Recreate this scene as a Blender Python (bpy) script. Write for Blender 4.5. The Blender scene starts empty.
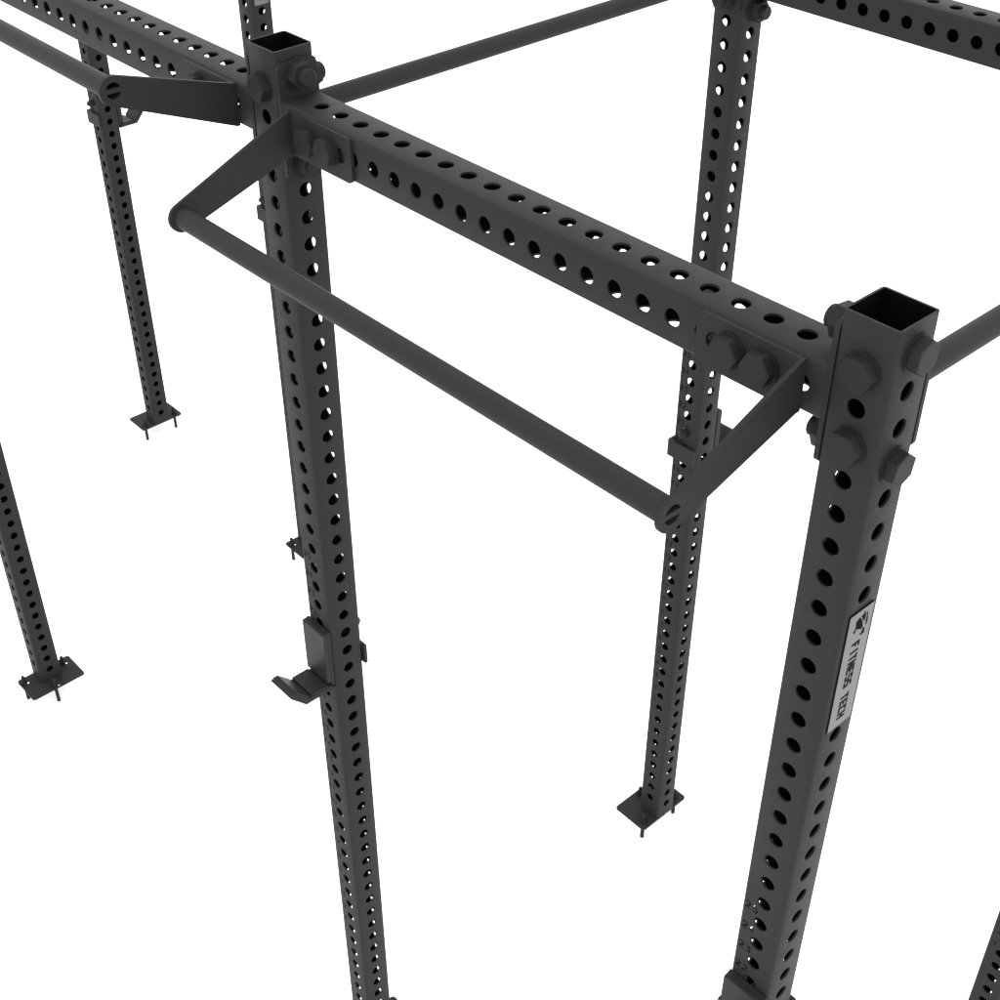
import bpy, bmesh, math
from mathutils import Vector, Matrix
from mathutils.geometry import tessellate_polygon

S = bpy.context.scene
COL = S.collection

# ---------------------------------------------------------------- camera
cam_d = bpy.data.cameras.new('camera')
cam_d.sensor_width = 36.0
cam_d.lens = 36.0 * 1390.05 / 1000.0
cam_d.clip_start = 0.05
cam_d.clip_end = 300.0
cam = bpy.data.objects.new('camera', cam_d)
COL.objects.link(cam)
ZB = 2.575                       # the fit below has its zero at a beam hole; the floor is 2.575 m lower
R = Matrix(((0.67358334, -0.44704983, 0.58858469),
            (0.73911121, 0.40707444, -0.53666099),
            (0.00031642, 0.79651544, 0.60461811)))
cam.matrix_world = Matrix.Translation((1.8528609, -1.2160935, 0.9901366 + ZB)) @ R.to_4x4()
S.camera = cam

# ---------------------------------------------------------------- studio light
world = bpy.data.worlds.new('World')
S.world = world
world.use_nodes = True
wn = world.node_tree.nodes
bg = wn['Background']
bg.inputs['Color'].default_value = (1, 1, 1, 1)
bg.inputs['Strength'].default_value = 2.8
S.view_settings.view_transform = 'Standard'
S.view_settings.look = 'None'
S.view_settings.exposure = 0.0
S.view_settings.gamma = 1.0
S.view_settings.use_curve_mapping = False
S.render.engine = 'CYCLES'
S.cycles.max_bounces = 6

# ---------------------------------------------------------------- materials
def mat(name, col, rough, spec=0.3, metal=0.0, speck=0.0, bump=0.0, scale=900.0):
    m = bpy.data.materials.new(name)
    m.use_nodes = True
    nt = m.node_tree
    b = nt.nodes['Principled BSDF']
    b.inputs['Base Color'].default_value = (*col, 1)
    b.inputs['Roughness'].default_value = rough
    b.inputs['Specular IOR Level'].default_value = spec
    b.inputs['Metallic'].default_value = metal
    if speck or bump:
        tc = nt.nodes.new('ShaderNodeTexCoord')
        no = nt.nodes.new('ShaderNodeTexNoise')
        no.inputs['Scale'].default_value = scale
        no.inputs['Detail'].default_value = 2.0
        nt.links.new(tc.outputs['Object'], no.inputs['Vector'])
        if speck:
            mr = nt.nodes.new('ShaderNodeMapRange')
            mr.inputs['To Min'].default_value = 1 - speck
            mr.inputs['To Max'].default_value = 1 + speck
            nt.links.new(no.outputs['Fac'], mr.inputs['Value'])
            mx = nt.nodes.new('ShaderNodeMix')
            mx.data_type = 'RGBA'
            mx.blend_type = 'MULTIPLY'
            mx.inputs[0].default_value = 1.0
            mx.inputs[6].default_value = (*col, 1)
            nt.links.new(mr.outputs['Result'], mx.inputs[7])
            nt.links.new(mx.outputs[2], b.inputs['Base Color'])
        if bump:
            bp = nt.nodes.new('ShaderNodeBump')
            bp.inputs['Strength'].default_value = bump
            bp.inputs['Distance'].default_value = 0.0004
            nt.links.new(no.outputs['Fac'], bp.inputs['Height'])
            nt.links.new(bp.outputs['Normal'], b.inputs['Normal'])
    return m

STEEL = mat('black_powder_coat', (0.0139, 0.0139, 0.0139), 0.55, 0.06, speck=0.12, bump=0.12)
BOLT = mat('black_oxide_steel', (0.0128, 0.0128, 0.0130), 0.5, 0.055)
LINER = mat('black_plastic', (0.014, 0.014, 0.014), 0.45, 0.06)
TUBE_SHADE = mat('painted_shade_tube_inside', (0.0015, 0.0015, 0.0015), 0.8, 0.03)  # near-black colour on the inner walls stands in for shade inside the tubes
ALU = mat('brushed_aluminium', (0.073, 0.073, 0.072), 0.45, 0.2, speck=0.05, scale=400)
INK = mat('black_lettering', (0.004, 0.004, 0.004), 0.8, 0.02)
FLOOR = mat('white_studio_floor', (0.9, 0.9, 0.9), 0.9, 0.1, speck=0.01, scale=3.0)

# ---------------------------------------------------------------- mesh helpers
def link(name, bm_or_mesh, material, parent=None, mw=None):
    if isinstance(bm_or_mesh, bmesh.types.BMesh):
        me = bpy.data.meshes.new(name)
        bm_or_mesh.to_mesh(me)
        bm_or_mesh.free()
        for m in (material if isinstance(material, (list, tuple)) else [material]):
            me.materials.append(m)
    else:
        me = bm_or_mesh
    o = bpy.data.objects.new(name, me)
    COL.objects.link(o)
    if parent is not None:
        o.parent = parent
    if mw is not None:
        o.matrix_local = mw
    return o

def empty(name, loc=(0, 0, 0)):
    o = bpy.data.objects.new(name, None)
    o.empty_display_size = 0.1
    COL.objects.link(o)
    o.location = loc
    return o

def part_frame(name, parent, loc=(0, 0, 0)):
    o = empty(name, loc)
    o.parent = parent
    return o

def frame(ex, ey, ez, o=(0, 0, 0)):
    """matrix whose columns are the given axes"""
    M = Matrix.Identity(4)
    for i, v in enumerate((ex, ey, ez)):
        for j in range(3):
            M[j][i] = v[j]
    for j in range(3):
        M[j][3] = o[j]
    return M

def circle(cx, cy, r, n=24, ph=0.0):
    return [(cx + r * math.cos(ph + 2 * math.pi * k / n), cy + r * math.sin(ph + 2 * math.pi * k / n)) for k in range(n)]

def rrect(x0, x1, y0, y1, r, n=5):
    out = []
    for cx, cy, a in ((x1 - r, y1 - r, 0), (x0 + r, y1 - r, 90), (x0 + r, y0 + r, 180), (x1 - r, y0 + r, 270)):
        for k in range(n + 1):
            t = math.radians(a + 90 * k / n)
            out.append((cx + r * math.cos(t), cy + r * math.sin(t)))
    return out

def sheet(bm, outline, holes, M, z, flip=False, mi=0):
    """flat face with holes at height z of frame M"""
    loops = [[Vector((x, y, 0)) for x, y in outline]] + [[Vector((x, y, 0)) for x, y in h] for h in holes]
    flat = [p for l in loops for p in l]
    vs = [bm.verts.new(M @ Vector((p.x, p.y, z))) for p in flat]
    for a, b, c in tessellate_polygon(loops):
        pa, pb, pc = flat[a], flat[b], flat[c]
        ar = (pb.x - pa.x) * (pc.y - pa.y) - (pb.y - pa.y) * (pc.x - pa.x)
        if abs(ar) < 1e-13:
            continue
        t = (a, b, c) if (ar > 0) != flip else (a, c, b)
        try:
            f = bm.faces.new([vs[i] for i in t])
            f.material_index = mi
        except ValueError:
            pass

def wall(bm, loop, M, z0, z1, flip=False, smooth=False, mi=0):
    n = len(loop)
    lo = [bm.verts.new(M @ Vector((x, y, z0))) for x, y in loop]
    hi = [bm.verts.new(M @ Vector((x, y, z1))) for x, y in loop]
    for k in range(n):
        q = [lo[k], lo[(k + 1) % n], hi[(k + 1) % n], hi[k]]
        if flip:
            q.reverse()
        f = bm.faces.new(q)
        f.smooth = smooth
        f.material_index = mi

def area2(l):
    return sum(l[i][0] * l[(i + 1) % len(l)][1] - l[(i + 1) % len(l)][0] * l[i][1] for i in range(len(l)))

def slab(bm, outline, holes, M, z0, z1, mi=0):
    """plate with outline and holes between heights z0 and z1 of frame M"""
    if area2(outline) < 0:
        outline = outline[::-1]
    sheet(bm, outline, holes, M, z1, False, mi)
    sheet(bm, outline, holes, M, z0, True, mi)
    wall(bm, outline, M, z0, z1, mi=mi)
    for h in holes:
        wall(bm, h, M, z0, z1, flip=area2(h) > 0, mi=mi)

def box(bm, x0, x1, y0, y1, z0, z1, mi=0):
    slab(bm, [(x0, y0), (x1, y0), (x1, y1), (x0, y1)], [], Matrix.Identity(4), z0, z1, mi)

def cyl(bm, r, z0, z1, M, n=32, cap0=True, cap1=True, r1=None):
    r1 = r if r1 is None else r1
    lo = [bm.verts.new(M @ Vector((x, y, z0))) for x, y in circle(0, 0, r, n)]
    hi = [bm.verts.new(M @ Vector((x, y, z1))) for x, y in circle(0, 0, r1, n)]
    for k in range(n):
        f = bm.faces.new([lo[k], lo[(k + 1) % n], hi[(k + 1) % n], hi[k]])
        f.smooth = n > 8
    if cap0:
        bm.faces.new([bm.verts.new(v.co) for v in reversed(lo)])
    if cap1:
        bm.faces.new([bm.verts.new(v.co) for v in hi])

I4 = Matrix.Identity(4)

# ---------------------------------------------------------------- stroke lettering (stencil digits, block letters)
def thick(pl, w):
    """polyline -> outline polygon of width w (mitred)"""
    L, Rr = [], []
    n = len(pl)
    for i in range(n):
        p = Vector(pl[i])
        d0 = (p - Vector(pl[i - 1])).normalized() if i else None
        d1 = (Vector(pl[i + 1]) - p).normalized() if i < n - 1 else None
        if d0 is None:
            d0 = d1
        if d1 is None:
            d1 = d0
        n0 = Vector((-d0.y, d0.x)); n1 = Vector((-d1.y, d1.x))
        m = (n0 + n1)
        m = m / max(m.length_squared, 0.35) * 2.0 * (w / 2)
        L.append(tuple(p + m)); Rr.append(tuple(p - m))
    return L + Rr[::-1]

DIG = {  # unit box 0..1 by 0..1, open strokes so that no island drops out
    '0': [[(.42, 1), (0.05, .8), (0.05, .2), (.42, 0)], [(.62, 0), (.95, .2), (.95, .8), (.62, 1)]],
    '1': [[(.15, .78), (.55, 1), (.55, 0)]],
    '2': [[(0.05, .8), (.25, 1), (.75, 1), (.95, .8), (.95, .62), (.08, 0), (1, 0)]],
    '3': [[(0.05, 1), (.92, 1), (.45, .6), (.75, .58), (.95, .4), (.95, .18), (.72, 0), (.05, 0.05)]],
    '4': [[(.62, 1), (.05, .32), (1, .32)], [(.74, .64), (.74, .47)], [(.74, .16), (.74, 0)]],
    '5': [[(.92, 1), (.12, 1), (.08, .58), (.7, .6), (.95, .42), (.95, .18), (.7, 0), (.05, .02)]],
    '6': [[(.8, 1), (.3, .8), (.05, .45), (.05, .2), (.3, 0), (.7, 0), (.95, .2), (.95, .4), (.7, .55), (.35, .5)]],
    '7': [[(0, 1), (1, 1), (.4, 0)]],
    '8': [[(.36, .62), (.10, .72), (.10, .9), (.36, 1)], [(.64, 1), (.90, .9), (.90, .72), (.64, .62)],
          [(.36, .38), (.05, .28), (.05, .10), (.36, 0)], [(.64, 0), (.95, .10), (.95, .28), (.64, .38)]],
    '9': [[(.2, 0), (.7, .2), (.95, .55), (.95, .8), (.7, 1), (.3, 1), (.05, .8), (.05, .6), (.3, .45), (.65, .5)]],
}
LET = {  # block capitals
    'F': [[(.1, 0), (.1, 1)], [(.2, .9), (1, .9)], [(.2, .5), (.8, .5)]],
    'I': [[(.5, 0), (.5, 1)]],
    'T': [[(0, .9), (1, .9)], [(.5, 0), (.5, .8)]],
    'N': [[(.1, 0), (.1, 1)], [(.9, 0), (.9, 1)], [(.18, .85), (.82, .15)]],
    'E': [[(.1, 0), (.1, 1)], [(.2, .9), (1, .9)], [(.2, .5), (.85, .5)], [(.2, .1), (1, .1)]],
    'S': [[(1, .9), (.1, .9), (.1, .52), (.9, .48), (.9, .1), (0, .1)]],
    'C': [[(1, .9), (.1, .9), (.1, .1), (1, .1)]],
    'H': [[(.1, 0), (.1, 1)], [(.9, 0), (.9, 1)], [(.2, .5), (.8, .5)]],
}

# ---------------------------------------------------------------- perforated square tube
W = 0.075
HR = 0.0126        # hole radius
CR = 0.0048        # corner radius
TW = 0.0032        # wall

def digits_at(n, cx, cz):
    out = []
    s = str(n)
    dw, dh, gap = 0.0090, 0.0135, 0.0045
    tot = len(s) * dw + (len(s) - 1) * gap
    for i, ch in enumerate(s):
        ox = cx - tot / 2 + i * (dw + gap)
        for pl in DIG[ch]:
            out.append(thick([(ox + px * dw, cz - dh / 2 + pz * dh) for px, pz in pl], 0.0026))
    return out

def tube(z0, z1, holes_x, holes_y, numbers=None):
    """square tube along z, open ends; holes_x pierce the x faces, holes_y the y faces;
    numbers: {hole z: n} cut into the -y face below-left of that hole"""
    bm = bmesh.new()
    h = W / 2
    p = h - CR
    for face in range(4):
        a = face * math.pi / 2           # 0: -y, 1: +x, 2: +y, 3: -x
        nrm = Vector((math.sin(a), -math.cos(a), 0))
        tan = Vector((math.cos(a), math.sin(a), 0))
        M = frame(tan, (0, 0, 1), nrm)
        zs = sorted(holes_y if face % 2 == 0 else holes_x)
        cuts = [z0] + [(u + v) / 2 - 0.010 for u, v in zip(zs, zs[1:])] + [z1]
        if not zs:
            cuts = [z0, z1]
        for k in range(len(cuts) - 1):
            c0, c1 = cuts[k], cuts[k + 1]
            hl = []
            if zs:
                hl.append(circle(0, zs[k], HR, 28))
                if face == 0 and numbers and k in numbers:
                    hl += digits_at(numbers[k], -0.0200, zs[k] - 0.0255)
            sheet(bm, [(-p, c0), (p, c0), (p, c1), (-p, c1)], hl, M, h, False)
            q = h - TW
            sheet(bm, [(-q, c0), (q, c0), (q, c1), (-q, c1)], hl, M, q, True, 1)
            for l in hl:
                wall(bm, l, M, q, h, flip=area2(l) > 0, smooth=len(l) == 28)
        # rounded corner at the +tan end
        cx = Vector((0, 0, 0)) + tan * p + nrm * p
        n = 10
        prev = None
        for k in range(n + 1):
            t = math.radians(90 * k / n)
            d = nrm * math.cos(t) + tan * math.sin(t)
            b = cx + d * CR
            cur = (bm.verts.new((b.x, b.y, z0)), bm.verts.new((b.x, b.y, z1)))
            if prev:
                f = bm.faces.new([prev[0], cur[0], cur[1], prev[1]])
                f.smooth = True
            prev = cur
    # rims
    outer = []
    for cx, cy, a in ((p, p, 0), (-p, p, 90), (-p, -p, 180), (p, -p, 270)):
        for k in range(11):
            t = math.radians(a + 9 * k)
            outer.append((cx + CR * math.cos(t), cy + CR * math.sin(t)))
    q = h - TW
    inner = [(-q, -q), (q, -q), (q, q), (-q, q)]
    sheet(bm, outer, [inner], I4, z1, False)
    sheet(bm, outer, [inner], I4, z0, True)
    bmesh.ops.remove_doubles(bm, verts=[v for v in bm.verts], dist=1e-7)
    return bm

TILT = math.radians(17)
def soften(me, zlim=-1e9):
    """roll the shading of the outer panels softly into the rounded corners"""
    h = W / 2
    p = h - CR
    for f in me.polygons:
        f.use_smooth = True
    nr = [None] * len(me.loops)
    for f in me.polygons:
        n = f.normal
        for li in f.loop_indices:
            v = me.vertices[me.loops[li].vertex_index].co
            out = Vector(n)
            if f.material_index == 0 and abs(n.z) < 0.01:
                if abs(n.x) > 0.9999 and abs(abs(v.x) - h) < 1e-5:
                    if abs(v.y) > p - 1e-5:
                        a = TILT * (1 if v.y > 0 else -1)
                        out = Vector((math.cos(a) * (1 if n.x > 0 else -1), math.sin(a), 0))
                elif abs(n.y) > 0.9999 and abs(abs(v.y) - h) < 1e-5:
                    if abs(v.x) > p - 1e-5 and not (n.y < 0 and v.x < 0 and v.z < zlim):
                        a = TILT * (1 if v.x > 0 else -1)
                        out = Vector((math.sin(a), math.cos(a) * (1 if n.y > 0 else -1), 0))
                elif abs(v.x) > p - 1e-5 and abs(v.y) > p - 1e-5 and min(abs(n.x), abs(n.y)) > 0.01:
                    t = math.atan2(abs(v.y) - p, abs(v.x) - p)
                    t = TILT + t * (math.pi / 2 - 2 * TILT) / (math.pi / 2)
                    out = Vector((math.cos(t) * (1 if v.x > 0 else -1), math.sin(t) * (1 if v.y > 0 else -1), 0))
            nr[li] = out
    me.normals_split_custom_set(nr)

# ---------------------------------------------------------------- bolts
def hex_bolt(length, ph=0.0, short=False):
    """bolt along +z through a stack of the given length: head below z=0, nut above z=length"""
    bm = bmesh.new()
    cyl(bm, 0.0240, -0.0030, 0, I4, 36)
    hexo = circle(0, 0, 0.0229, 6, ph)
    slab(bm, hexo, [], I4, -0.0172, -0.0036)
    cyl(bm, 0.0190, -0.0036, -0.0030, I4, 30, False, False)
    cyl(bm, 0.0188, -0.0177, -0.0172, I4, 36, cap1=False, cap0=True, r1=0.0194)
    cyl(bm, 0.0112, 0, length, I4, 20, False, False)
    if short == 2:
        cyl(bm, 0.0250, length, length + 0.0030, I4, 36)
        slab(bm, circle(0, 0, 0.0226, 6, ph + 0.5), [], I4, length + 0.0030, length + 0.0190)
        cyl(bm, 0.0120, length + 0.0190, length + 0.0215, I4, 30, cap0=False)
    elif short:
        cyl(bm, 0.0200, length, length + 0.0025, I4, 36)
        slab(bm, circle(0, 0, 0.0196, 6, ph + 0.5), [], I4, length + 0.0025, length + 0.013)
        cyl(bm, 0.0130, length + 0.013, length + 0.019, I4, 30, cap0=False)
    else:
        cyl(bm, 0.0250, length, length + 0.0030, I4, 36)
        slab(bm, circle(0, 0, 0.0232, 6, ph + 0.5), [], I4, length + 0.0030, length + 0.0205)
        cyl(bm, 0.0142, length + 0.0205, length + 0.0308, I4, 36, cap0=False, cap1=False)
        cyl(bm, 0.0142, length + 0.0308, length + 0.0322, I4, 36, cap0=False, r1=0.0128)
    return bm

BOLT_MESH = {}
def add_bolt(parent, pos, direction, length, name='hex_bolt', ph=math.radians(-5), short=False):
    key = (round(length, 4), round(ph, 3), short)
    d = Vector(direction)
    up = Vector((0, 0, 1))
    ex = up.cross(d).normalized() if abs(d.z) < 0.9 else Vector((1, 0, 0))
    ey = d.cross(ex)
    M = frame(ex, ey, d, pos)
    if key not in BOLT_MESH:
        o = link(name, hex_bolt(length, ph, short), BOLT, parent, M)
        BOLT_MESH[key] = o.data
    else:
        o = link(name, BOLT_MESH[key], BOLT, parent, M)
    return o

# ---------------------------------------------------------------- the floor
fb = bmesh.new()
box(fb, -30, 30, -30, 30, -0.2, 0.0)
floor = link('floor', fb, FLOOR)
floor['kind'] = 'structure'

# ---------------------------------------------------------------- the rig
rig = empty('training_rig', (0, 0, 0))
rig['label'] = 'black steel power rig of perforated square uprights bolted to crossbeams and pull-up bars'
rig['category'] = 'power rig'

XB, YD, XH, XG = 1.155, 1.155, -1.875, -3.03
Z0 = ZB - 2.5                    # top of the base plates
ZT = ZB + 0.239                  # top of the uprights
ZC = ZB + 0.125                  # axis of beams and bars
PT = 0.006                       # base plate thickness

hx = [ZB + 0.2 - 0.05 * k for k in range(54)]           # ... down to -2.45
hy = [ZB + 0.175 - 0.05 * k for k in range(53)]         # ... down to -2.425
hys = sorted(hy)
nums = {}
for k, z in enumerate(hys):
    n = 25 - round((ZB - 0.775 - z) / 0.05)
    if 1 <= n <= 25:
        nums[k] = n

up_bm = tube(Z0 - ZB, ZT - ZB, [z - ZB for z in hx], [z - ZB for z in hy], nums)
upright_mesh = None

def plate_mesh(sgn):
    bm = bmesh.new()
    xs = sorted((-0.0375 * sgn, 0.0875 * sgn))
    holes = [circle(-0.0066 * sgn, 0.0745, 0.007, 16), circle(-0.0066 * sgn, -0.0745, 0.007, 16), circle(0.077 * sgn, 0, 0.007, 16)]
    slab(bm, rrect(xs[0], xs[1], -0.1, 0.1, 0.010), holes, I4, -PT, 0)
    return bm

def anchor_mesh():
    bm = bmesh.new()
    cyl(bm, 0.0062, -0.0745, 0.030, I4, 16, r1=0.0062)
    cyl(bm, 0.0062, 0.030, 0.034, I4, 16, cap0=False, r1=0.0035)
    cyl(bm, 0.0115, 0.0, 0.002, I4, 20)
    slab(bm, circle(0, 0, 0.0105, 6), [], I4, 0.002, 0.013)
    return bm

def nameplate_mesh():
    """plate in its own x (across) / y (up) plane, facing +z"""
    bm = bmesh.new()
    slab(bm, [(-0.0255, -0.1035), (0.0255, -0.1035), (0.0255, 0.1035), (-0.0255, 0.1035)], [], I4, 0, 0.0020, 1)
    slab(bm, [(-0.0252, -0.1032), (0.0252, -0.1032), (0.0252, 0.1032), (-0.0252, 0.1032)], [], I4, 0.0020, 0.0022, 0)
    z0, z1 = 0.0022, 0.0025
    # lettering runs down the plate: text x -> -y, text up -> +x
    txt = 'FITNESS TECH'
    pitch, lw, lh, sw = 0.01165, 0.0087, 0.0172, 0.0034
    y = 0.0480
    for ch in txt:
        if ch != ' ':
            for pl in LET[ch]:
                pts = [(-lh / 2 + py * lh - 0.0008, y - px * lw) for px, py in pl]
                slab(bm, thick(pts, sw), [], I4, z0, z1, 1)
        y -= pitch if ch != 'I' else pitch * 0.92
    emblem = [[(-3.5, 92.4), (3.5, 84.1), (7.4, 70.9), (4.4, 67.8), (-6.0, 73.8), (-8.1, 72.0), (-8.1, 67.1), (-12.3, 70.6), (-11.7, 72.9), (-9.3, 75.1), (-8.7, 79.7), (-10.2, 86.8)],
              [(0.0, 91.6), (4.1, 93.1), (6.7, 97.6), (8.7, 92.1), (9.6, 86.8), (9.3, 78.1), (4.9, 84.5)],
              [(10.8, 94.5), (13.6, 91.6), (16.6, 76.5), (15.1, 69.1), (13.2, 71.3), (13.2, 76.1), (12.6, 84.9)],
              [(8.7, 65.2), (9.0, 68.9), (12.7, 65.4), (13.7, 56.7), (6.5, 56.4), (3.3, 59.4), (7.2, 60.2)]]
    for P in emblem:
        slab(bm, [(a / 1000, b / 1000) for a, b in P], [], I4, z0, z1, 1)
    return bm

anchor_data = {}
plate_data = {}
np_data = None

def upright(x, y, sgn, name='upright'):
    global upright_mesh
    if upright_mesh is None:
        o = link(name, up_bm, [STEEL, TUBE_SHADE], rig, Matrix.Translation((x, y, ZB)))
        upright_mesh = o.data
        soften(o.data, -0.75)
    else:
        o = link(name, upright_mesh, STEEL, rig, Matrix.Translation((x, y, ZB)))
    base = Matrix.Translation((0, 0, Z0 - ZB))
    if sgn not in plate_data:
        p = link('base_plate', plate_mesh(sgn), STEEL, o, base)
        plate_data[sgn] = p.data
    else:
        link('base_plate', plate_data[sgn], STEEL, o, base)
    offs = [(-0.0105, -0.0845), (-0.0105, 0.065), (0.073, -0.0095)] if sgn > 0 else [(0.0125, -0.075), (0.0125, 0.073), (-0.071, -0.001)]
    for ax, ay in offs:
        M = base @ Matrix.Translation((ax, ay, 0))
        if 'a' not in anchor_data:
            a = link('anchor_bolt', anchor_mesh(), BOLT, o, M)
            anchor_data['a'] = a.data
        else:
            link('anchor_bolt', anchor_data['a'], BOLT, o, M)
    return o

def nameplate(up, face):
    global np_data
    if face == '+x':
        M = frame((0, 1, 0), (0, 0, 1), (1, 0, 0), (W / 2 + 0.0003, 0, -0.2765))
    else:
        M = frame((0, -1, 0), (0, 0, 1), (-1, 0, 0), (-W / 2 - 0.0003, 0, -0.2765))
    if np_data is None:
        o = link('nameplate', nameplate_mesh(), [ALU, INK], up, M)
        np_data = o.data
    else:
        o = link('nameplate', np_data, ALU, up, M)
    return o

uA = upright(0, 0, 1)
uB = upright(XB, 0, 1)
uC = upright(XB, YD, -1)
uD = upright(0, YD, -1)
uF = upright(XH, YD, 1)
uH = upright(XH, 0, 1)
uG = upright(XG, YD, -1)
nameplate(uB, '+x'); nameplate(uF, '+x'); nameplate(uD, '-x')
uB['label'] = 'front right upright with a silver nameplate'
uA['label'] = 'front centre upright carrying a bar holder'

# ---- crossbeams: tube along local z turned to +x, with an end plate and bolts at each end
EP = 0.007                       # end plate thickness
def crossbeam(x0, x1, y, top, side):
    """between upright faces x0 and x1 (x0 < x1); top / side: hole positions in x"""
    xa, xb = x0 + EP, x1 - EP
    mid = (xa + xb) / 2
    # local z -> +x, local x -> -z (x faces look down/up), local y -> +y
    M = frame((0, 0, -1), (0, 1, 0), (1, 0, 0), (mid, y, ZC))
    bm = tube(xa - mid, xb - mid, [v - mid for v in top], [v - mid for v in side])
    beam = link('crossbeam', bm, [STEEL, TUBE_SHADE], rig, M)
    soften(beam.data)
    Mi = M.inverted()
    for x, s in ((xa, -1), (xb, 1)):
        pb = bmesh.new()
        holes = [circle(0, 0.075, HR, 24), circle(0, -0.075, HR, 24)]
        slab(pb, rrect(-0.0375, 0.0375, -0.096, 0.096, 0.009), holes, I4, 0, EP)
        P = frame((0, 1, 0), (0, 0, 1), (1, 0, 0), (x if s > 0 else x - EP, y, ZC))
        link('end_plate', pb, STEEL, beam, Mi @ P)
    return beam, Mi

def arange(a, b, step):
    n = int(round((b - a) / step))
    return [a + step * k for k in range(n + 1)]

bAB, iAB = crossbeam(W / 2, XB - W / 2, 0, arange(0.1025, 1.0525, 0.05), arange(0.0775, 1.0775, 0.05))
bHA, iHA = crossbeam(XH + W / 2, -W / 2, 0, arange(-1.7625, -0.1125, 0.05), arange(-1.7875, -0.0875, 0.05))
bDC, iDC = crossbeam(W / 2, XB - W / 2, YD, arange(0.1025, 1.0525, 0.05), arange(0.0775, 1.0775, 0.05))

def beam_bolts(beam, inv, xhead, xdir, y, length, short_low=False):
    for dz in (0.075, -0.075):
        b = add_bolt(beam, (0, 0, 0), (1, 0, 0), length, ph=math.radians(39), short=2 if short_low and dz < 0 else False)
        d = Vector((xdir, 0, 0))
        ey = d.cross(Vector((0, 1, 0)))
        M = frame((0, 1, 0), d.cross(Vector((0, 1, 0))), d, (xhead, y, ZC + dz))
        b.matrix_local = inv @ M

# upright A: both beams share one pair of bolts, heads on the -x side, nuts on +x
beam_bolts(bAB, iAB, -W / 2 - EP, 1, 0, W + 2 * EP, True)
# upright B: heads outside (+x), nuts on the beam side
beam_bolts(bAB, iAB, XB + W / 2, -1, 0, W + EP)
beam_bolts(bHA, iHA, XH - W / 2, 1, 0, W + EP)
beam_bolts(bDC, iDC, -W / 2, 1, YD, W + EP)
beam_bolts(bDC, iDC, XB + W / 2, -1, YD, W + EP)

# ---- round pull-up bars running back between the two rows
BR = 0.0171
def round_bar(x):
    y0, y1 = W / 2, YD - W / 2
    M = frame((1, 0, 0), (0, 0, -1), (0, 1, 0), (x, (y0 + y1) / 2, ZC))
    L = (y1 - y0) / 2 - EP
    bm = bmesh.new()
    cyl(bm, BR, -L, L, I4, 40)
    bar = link('pull_up_bar', bm, STEEL, rig, M)
    inv = M.inverted()
    for s in (-1, 1):
        pb = bmesh.new()
        holes = [circle(0, 0.05, HR, 24), circle(0, -0.05, HR, 24)]
        slab(pb, rrect(-0.0375, 0.0375, -0.0705, 0.0705, 0.009), holes, I4, 0, EP)
        yp = y0 if s < 0 else y1 - EP
        P = frame((1, 0, 0), (0, 0, 1), (0, -1, 0), (x, yp + EP, ZC))
        link('end_plate', pb, STEEL, bar, inv @ P)
        for dz in (0.05, -0.05):
            b = add_bolt(bar, (0, 0, 0), (1, 0, 0), W + EP)
            d = Vector((0, 1 if s < 0 else -1, 0))
            pos = (x, -W / 2 if s < 0 else YD + W / 2, ZC + dz)
            b.matrix_local = inv @ frame((1, 0, 0), d.cross(Vector((1, 0, 0))), d, pos)
    return bar
round_bar(0.0)
round_bar(XB)

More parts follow.
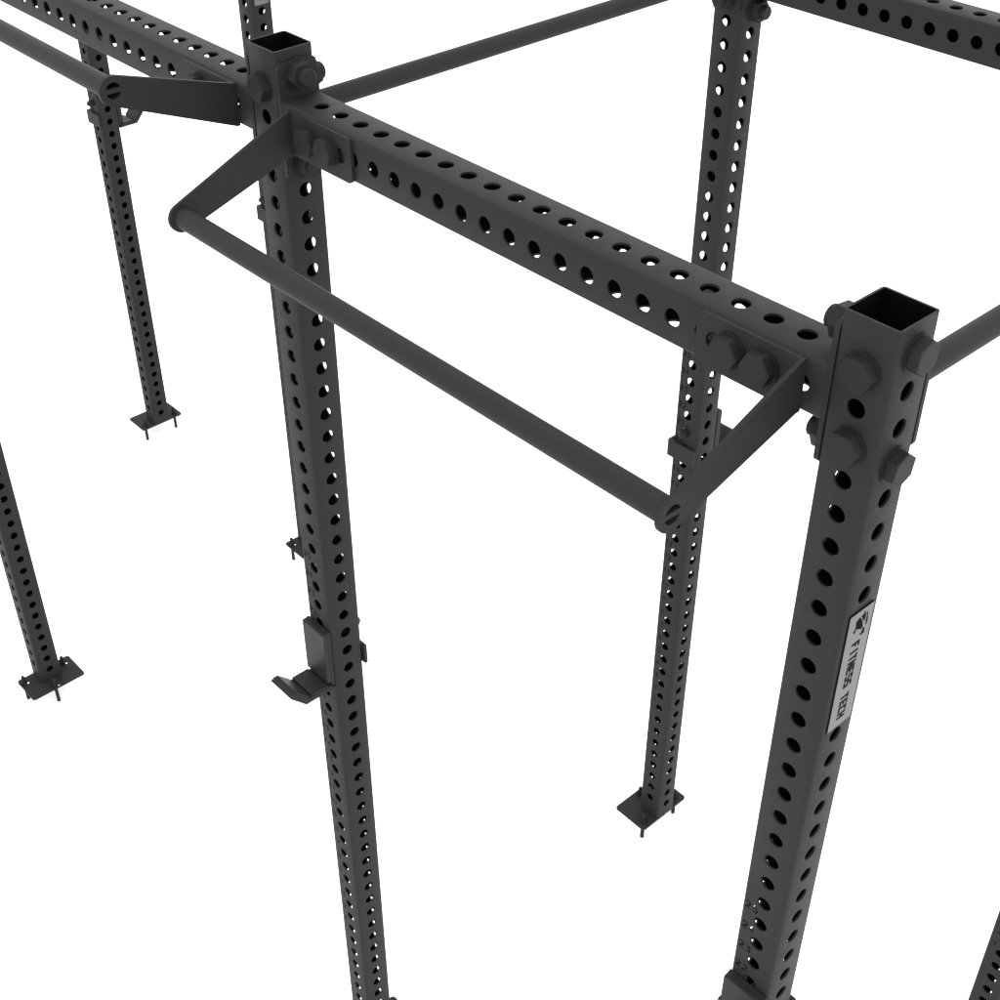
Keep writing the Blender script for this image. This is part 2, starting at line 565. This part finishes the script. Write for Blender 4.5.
# ---- offset pull-up bars on angled brackets in front of the front row
ARM = 0.006
def offset_bar(xl, xr, drop):
    """brackets with outer faces at xl and xr; drop: the bar's height below the beam axis"""
    yc, zc = -0.2545, -drop
    r = 0.0238
    bar_bm = bmesh.new()
    M = frame((0, 1, 0), (0, 0, 1), (1, 0, 0), ((xl + xr) / 2, yc, ZC + zc))
    L = (xr - xl) / 2
    ib = 0.0134
    wall(bar_bm, circle(0, 0, BR, 40), I4, -L + ARM, L - ARM, smooth=True)
    wall(bar_bm, circle(0, 0, ib, 40), I4, -L + ARM, L - ARM, flip=True, smooth=True)
    for zz, fl in ((-L + ARM, True), (L - ARM, False)):
        sheet(bar_bm, circle(0, 0, BR, 40), [circle(0, 0, ib, 40)], I4, zz, fl)
    bar = link('offset_pull_up_bar', bar_bm, STEEL, rig, M)
    inv = M.inverted()
    for side in (-1, 1):
        xo = xl if side < 0 else xr
        inward = -side                       # direction of the flange
        bb = bmesh.new()
        # arm: outline in (y, z), z relative to ZC
        y_in = -W / 2
        top, bot = 0.0340, -0.0390
        # tangents from the beam corners to the round end
        def tang(px, pz, sg):
            dx, dz = yc - px, zc - pz
            D = math.hypot(dx, dz)
            a = math.atan2(dz, dx)
            b = math.asin(r / D)
            t = math.sqrt(D * D - r * r)
            return math.atan2(pz + t * math.sin(a + sg * b) - zc, px + t * math.cos(a + sg * b) - yc)
        at = tang(y_in - ARM, top, -1)
        ab = tang(y_in - ARM, bot, 1)
        at %= 2 * math.pi
        ab %= 2 * math.pi
        if ab < at:
            ab += 2 * math.pi
        out = [(y_in, bot), (y_in, top), (y_in - ARM, top)]
        n = 26
        for k in range(n + 1):
            t = at + (ab - at) * k / n
            out.append((yc + r * math.cos(t), zc + r * math.sin(t)))
        out.append((y_in - ARM, bot))
        # two segment holes with a strip between, as on the bar's open end
        rh, sh = 0.0132, 0.0036
        a0 = math.asin(sh / rh)
        segs = []
        for base in (0, math.pi):
            segs.append([(yc + rh * math.cos(base + a0 + (math.pi - 2 * a0) * k / 14), zc + rh * math.sin(base + a0 + (math.pi - 2 * a0) * k / 14)) for k in range(15)])
        A = frame((0, 1, 0), (0, 0, 1), (1, 0, 0), (0, 0, ZC))
        x0, x1 = (xo, xo + ARM) if side < 0 else (xo - ARM, xo)
        slab(bb, out, segs, A, x0, x1)
        # flange on the beam face
        f0 = xo + inward * ARM
        f1 = xo + inward * 0.160
        hx_ = [xo + inward * v for v in (0.0313, 0.0558, 0.1058, 0.1318)]
        Fm = frame((1, 0, 0), (0, 0, 1), (0, -1, 0), (0, -W / 2, ZC))
        ol = rrect(min(f0, f1), max(f0, f1), bot, top, 0.010)
        # square the corners at the arm
        xin = f0
        ol = [p for p in ol if abs(p[0] - xin) > 0.0101]
        if inward > 0:
            ol = [(f0, bot)] + [p for p in ol if p[1] < 0][0:] + [p for p in ol if p[1] > 0] + [(f0, top)]
            ol = [(f0, bot)] + sorted([p for p in ol if p[0] > f0 + 1e-6], key=lambda p: p[1]) + [(f0, top)]
        else:
            ol = [(f0, top)] + sorted([p for p in ol if p[0] < f0 - 1e-6], key=lambda p: -p[1]) + [(f0, bot)]
        slab(bb, ol, [circle(v, 0, HR, 24) for v in (hx_[1], hx_[2], hx_[3])], Fm, 0, ARM)
        br = link('arm_bracket', bb, STEEL, bar, inv)
        for v in (xo + inward * 0.0558, xo + inward * 0.1058):
            b = add_bolt(bar, (0, 0, 0), (1, 0, 0), W + ARM, short=True)
            d = Vector((0, 1, 0))
            b.matrix_local = inv @ frame((1, 0, 0), d.cross(Vector((1, 0, 0))), d, (v, -W / 2 - ARM, ZC))
    return bar
offset_bar(0.0712, 1.0823, 0.0795)
offset_bar(XH + 0.0815, -0.0818, -0.0755)

# ---------------------------------------------------------------- J-cups: things of their own, hung in the upright holes
def jcup_meshes(f):
    """f = -1 hook towards -y, +1 hook towards +y; the side arm is on -x either way"""
    def yz(pts):
        return [(f * d, z) for d, z in pts]
    X = frame((0, 1, 0), (0, 0, 1), (1, 0, 0))
    br = bmesh.new()
    # back plate
    slab(br, yz([(0.0390, 0.0425), (0.0465, 0.0425), (0.0465, -0.110), (0.0390, -0.110)]), [], X, -0.0370, 0.0370)
    # hook: shelf and lip, one bent strip
    slab(br, yz([(0.0390, -0.1055), (0.1070, -0.1055), (0.1395, -0.0700), (0.1505, -0.0765), (0.1150, -0.1165), (0.0390, -0.1165)]), [], X, -0.0370, 0.0370)
    # side arm along -x and the tab that closes round the far face
    slab(br, yz([(0.0465, -0.043), (-0.0480, -0.043), (-0.0480, -0.093), (0.0465, -0.093)]), [], X, -0.0475, -0.0400)
    slab(br, yz([(-0.0480, -0.043), (-0.0405, -0.043), (-0.0405, -0.093), (-0.0480, -0.093)]), [], X, -0.0400, 0.0415)
    # web between side arm and back plate
    slab(br, yz([(0.0390, -0.043), (0.0465, -0.043), (0.0465, -0.093), (0.0390, -0.093)]), [], X, -0.0400, -0.0370)
    ln = bmesh.new()
    slab(ln, yz([(0.0467, 0.0415), (0.0545, 0.0415), (0.0565, 0.0395), (0.0565, -0.0935), (0.0467, -0.0935)]), [], X, -0.0365, 0.0365)
    pd = bmesh.new()
    slab(pd, yz([(0.0570, -0.1053), (0.0985, -0.1053), (0.0985, -0.1000), (0.0570, -0.1000)]), [], X, -0.0360, 0.0360)
    slab(pd, yz([(0.1045, -0.1005), (0.1340, -0.0695), (0.1382, -0.0710), (0.1085, -0.1040)]), [], X, -0.0360, 0.0360)
    pn = bmesh.new()
    P = frame((1, 0, 0), (0, 0, f), (0, -f, 0), (0, 0, -0.005))
    cyl(pn, 0.0119, -0.0395, 0.054, P, 24)
    cyl(pn, 0.0119, 0.054, 0.062, P, 24, cap0=False, r1=0.0060)
    return br, ln, pd, pn

JD = {}
def jcup(x, y, f, label, n_parts=True):
    root = empty('bar_holder', (x, y, ZB - 1.020))
    root['label'] = label
    root['category'] = 'j-cup'
    root['group'] = 'bar holders hung on the uprights'
    if f not in JD:
        br, ln, pd, pn = jcup_meshes(f)
        JD[f] = [link('bracket', br, STEEL, root), link('liner', ln, LINER, root), link('shelf_pad', pd, LINER, root), link('pin', pn, BOLT, root)]
        JD[f] = [o.data for o in JD[f]]
    else:
        for nm, d in zip(('bracket', 'liner', 'shelf_pad', 'pin'), JD[f]):
            link(nm, d, STEEL, root)
    return root

jcup(0, 0, -1, 'black bar holder on the front centre upright, its padded hook and lip fully visible')
jcup(XB, 0, -1, 'black bar holder cut off by the bottom edge, on the upright with the silver nameplate')
jcup(0, YD, 1, 'black bar holder strapped to the rear upright above the slotted end of the front bar')
jcup(XG, YD, 1, 'small black bar holder on the far left rear upright, hook showing below the angled bracket')
jcup(XH, YD, 1, 'black bar holder almost hidden behind the front centre upright, pin and strap peeking out left')
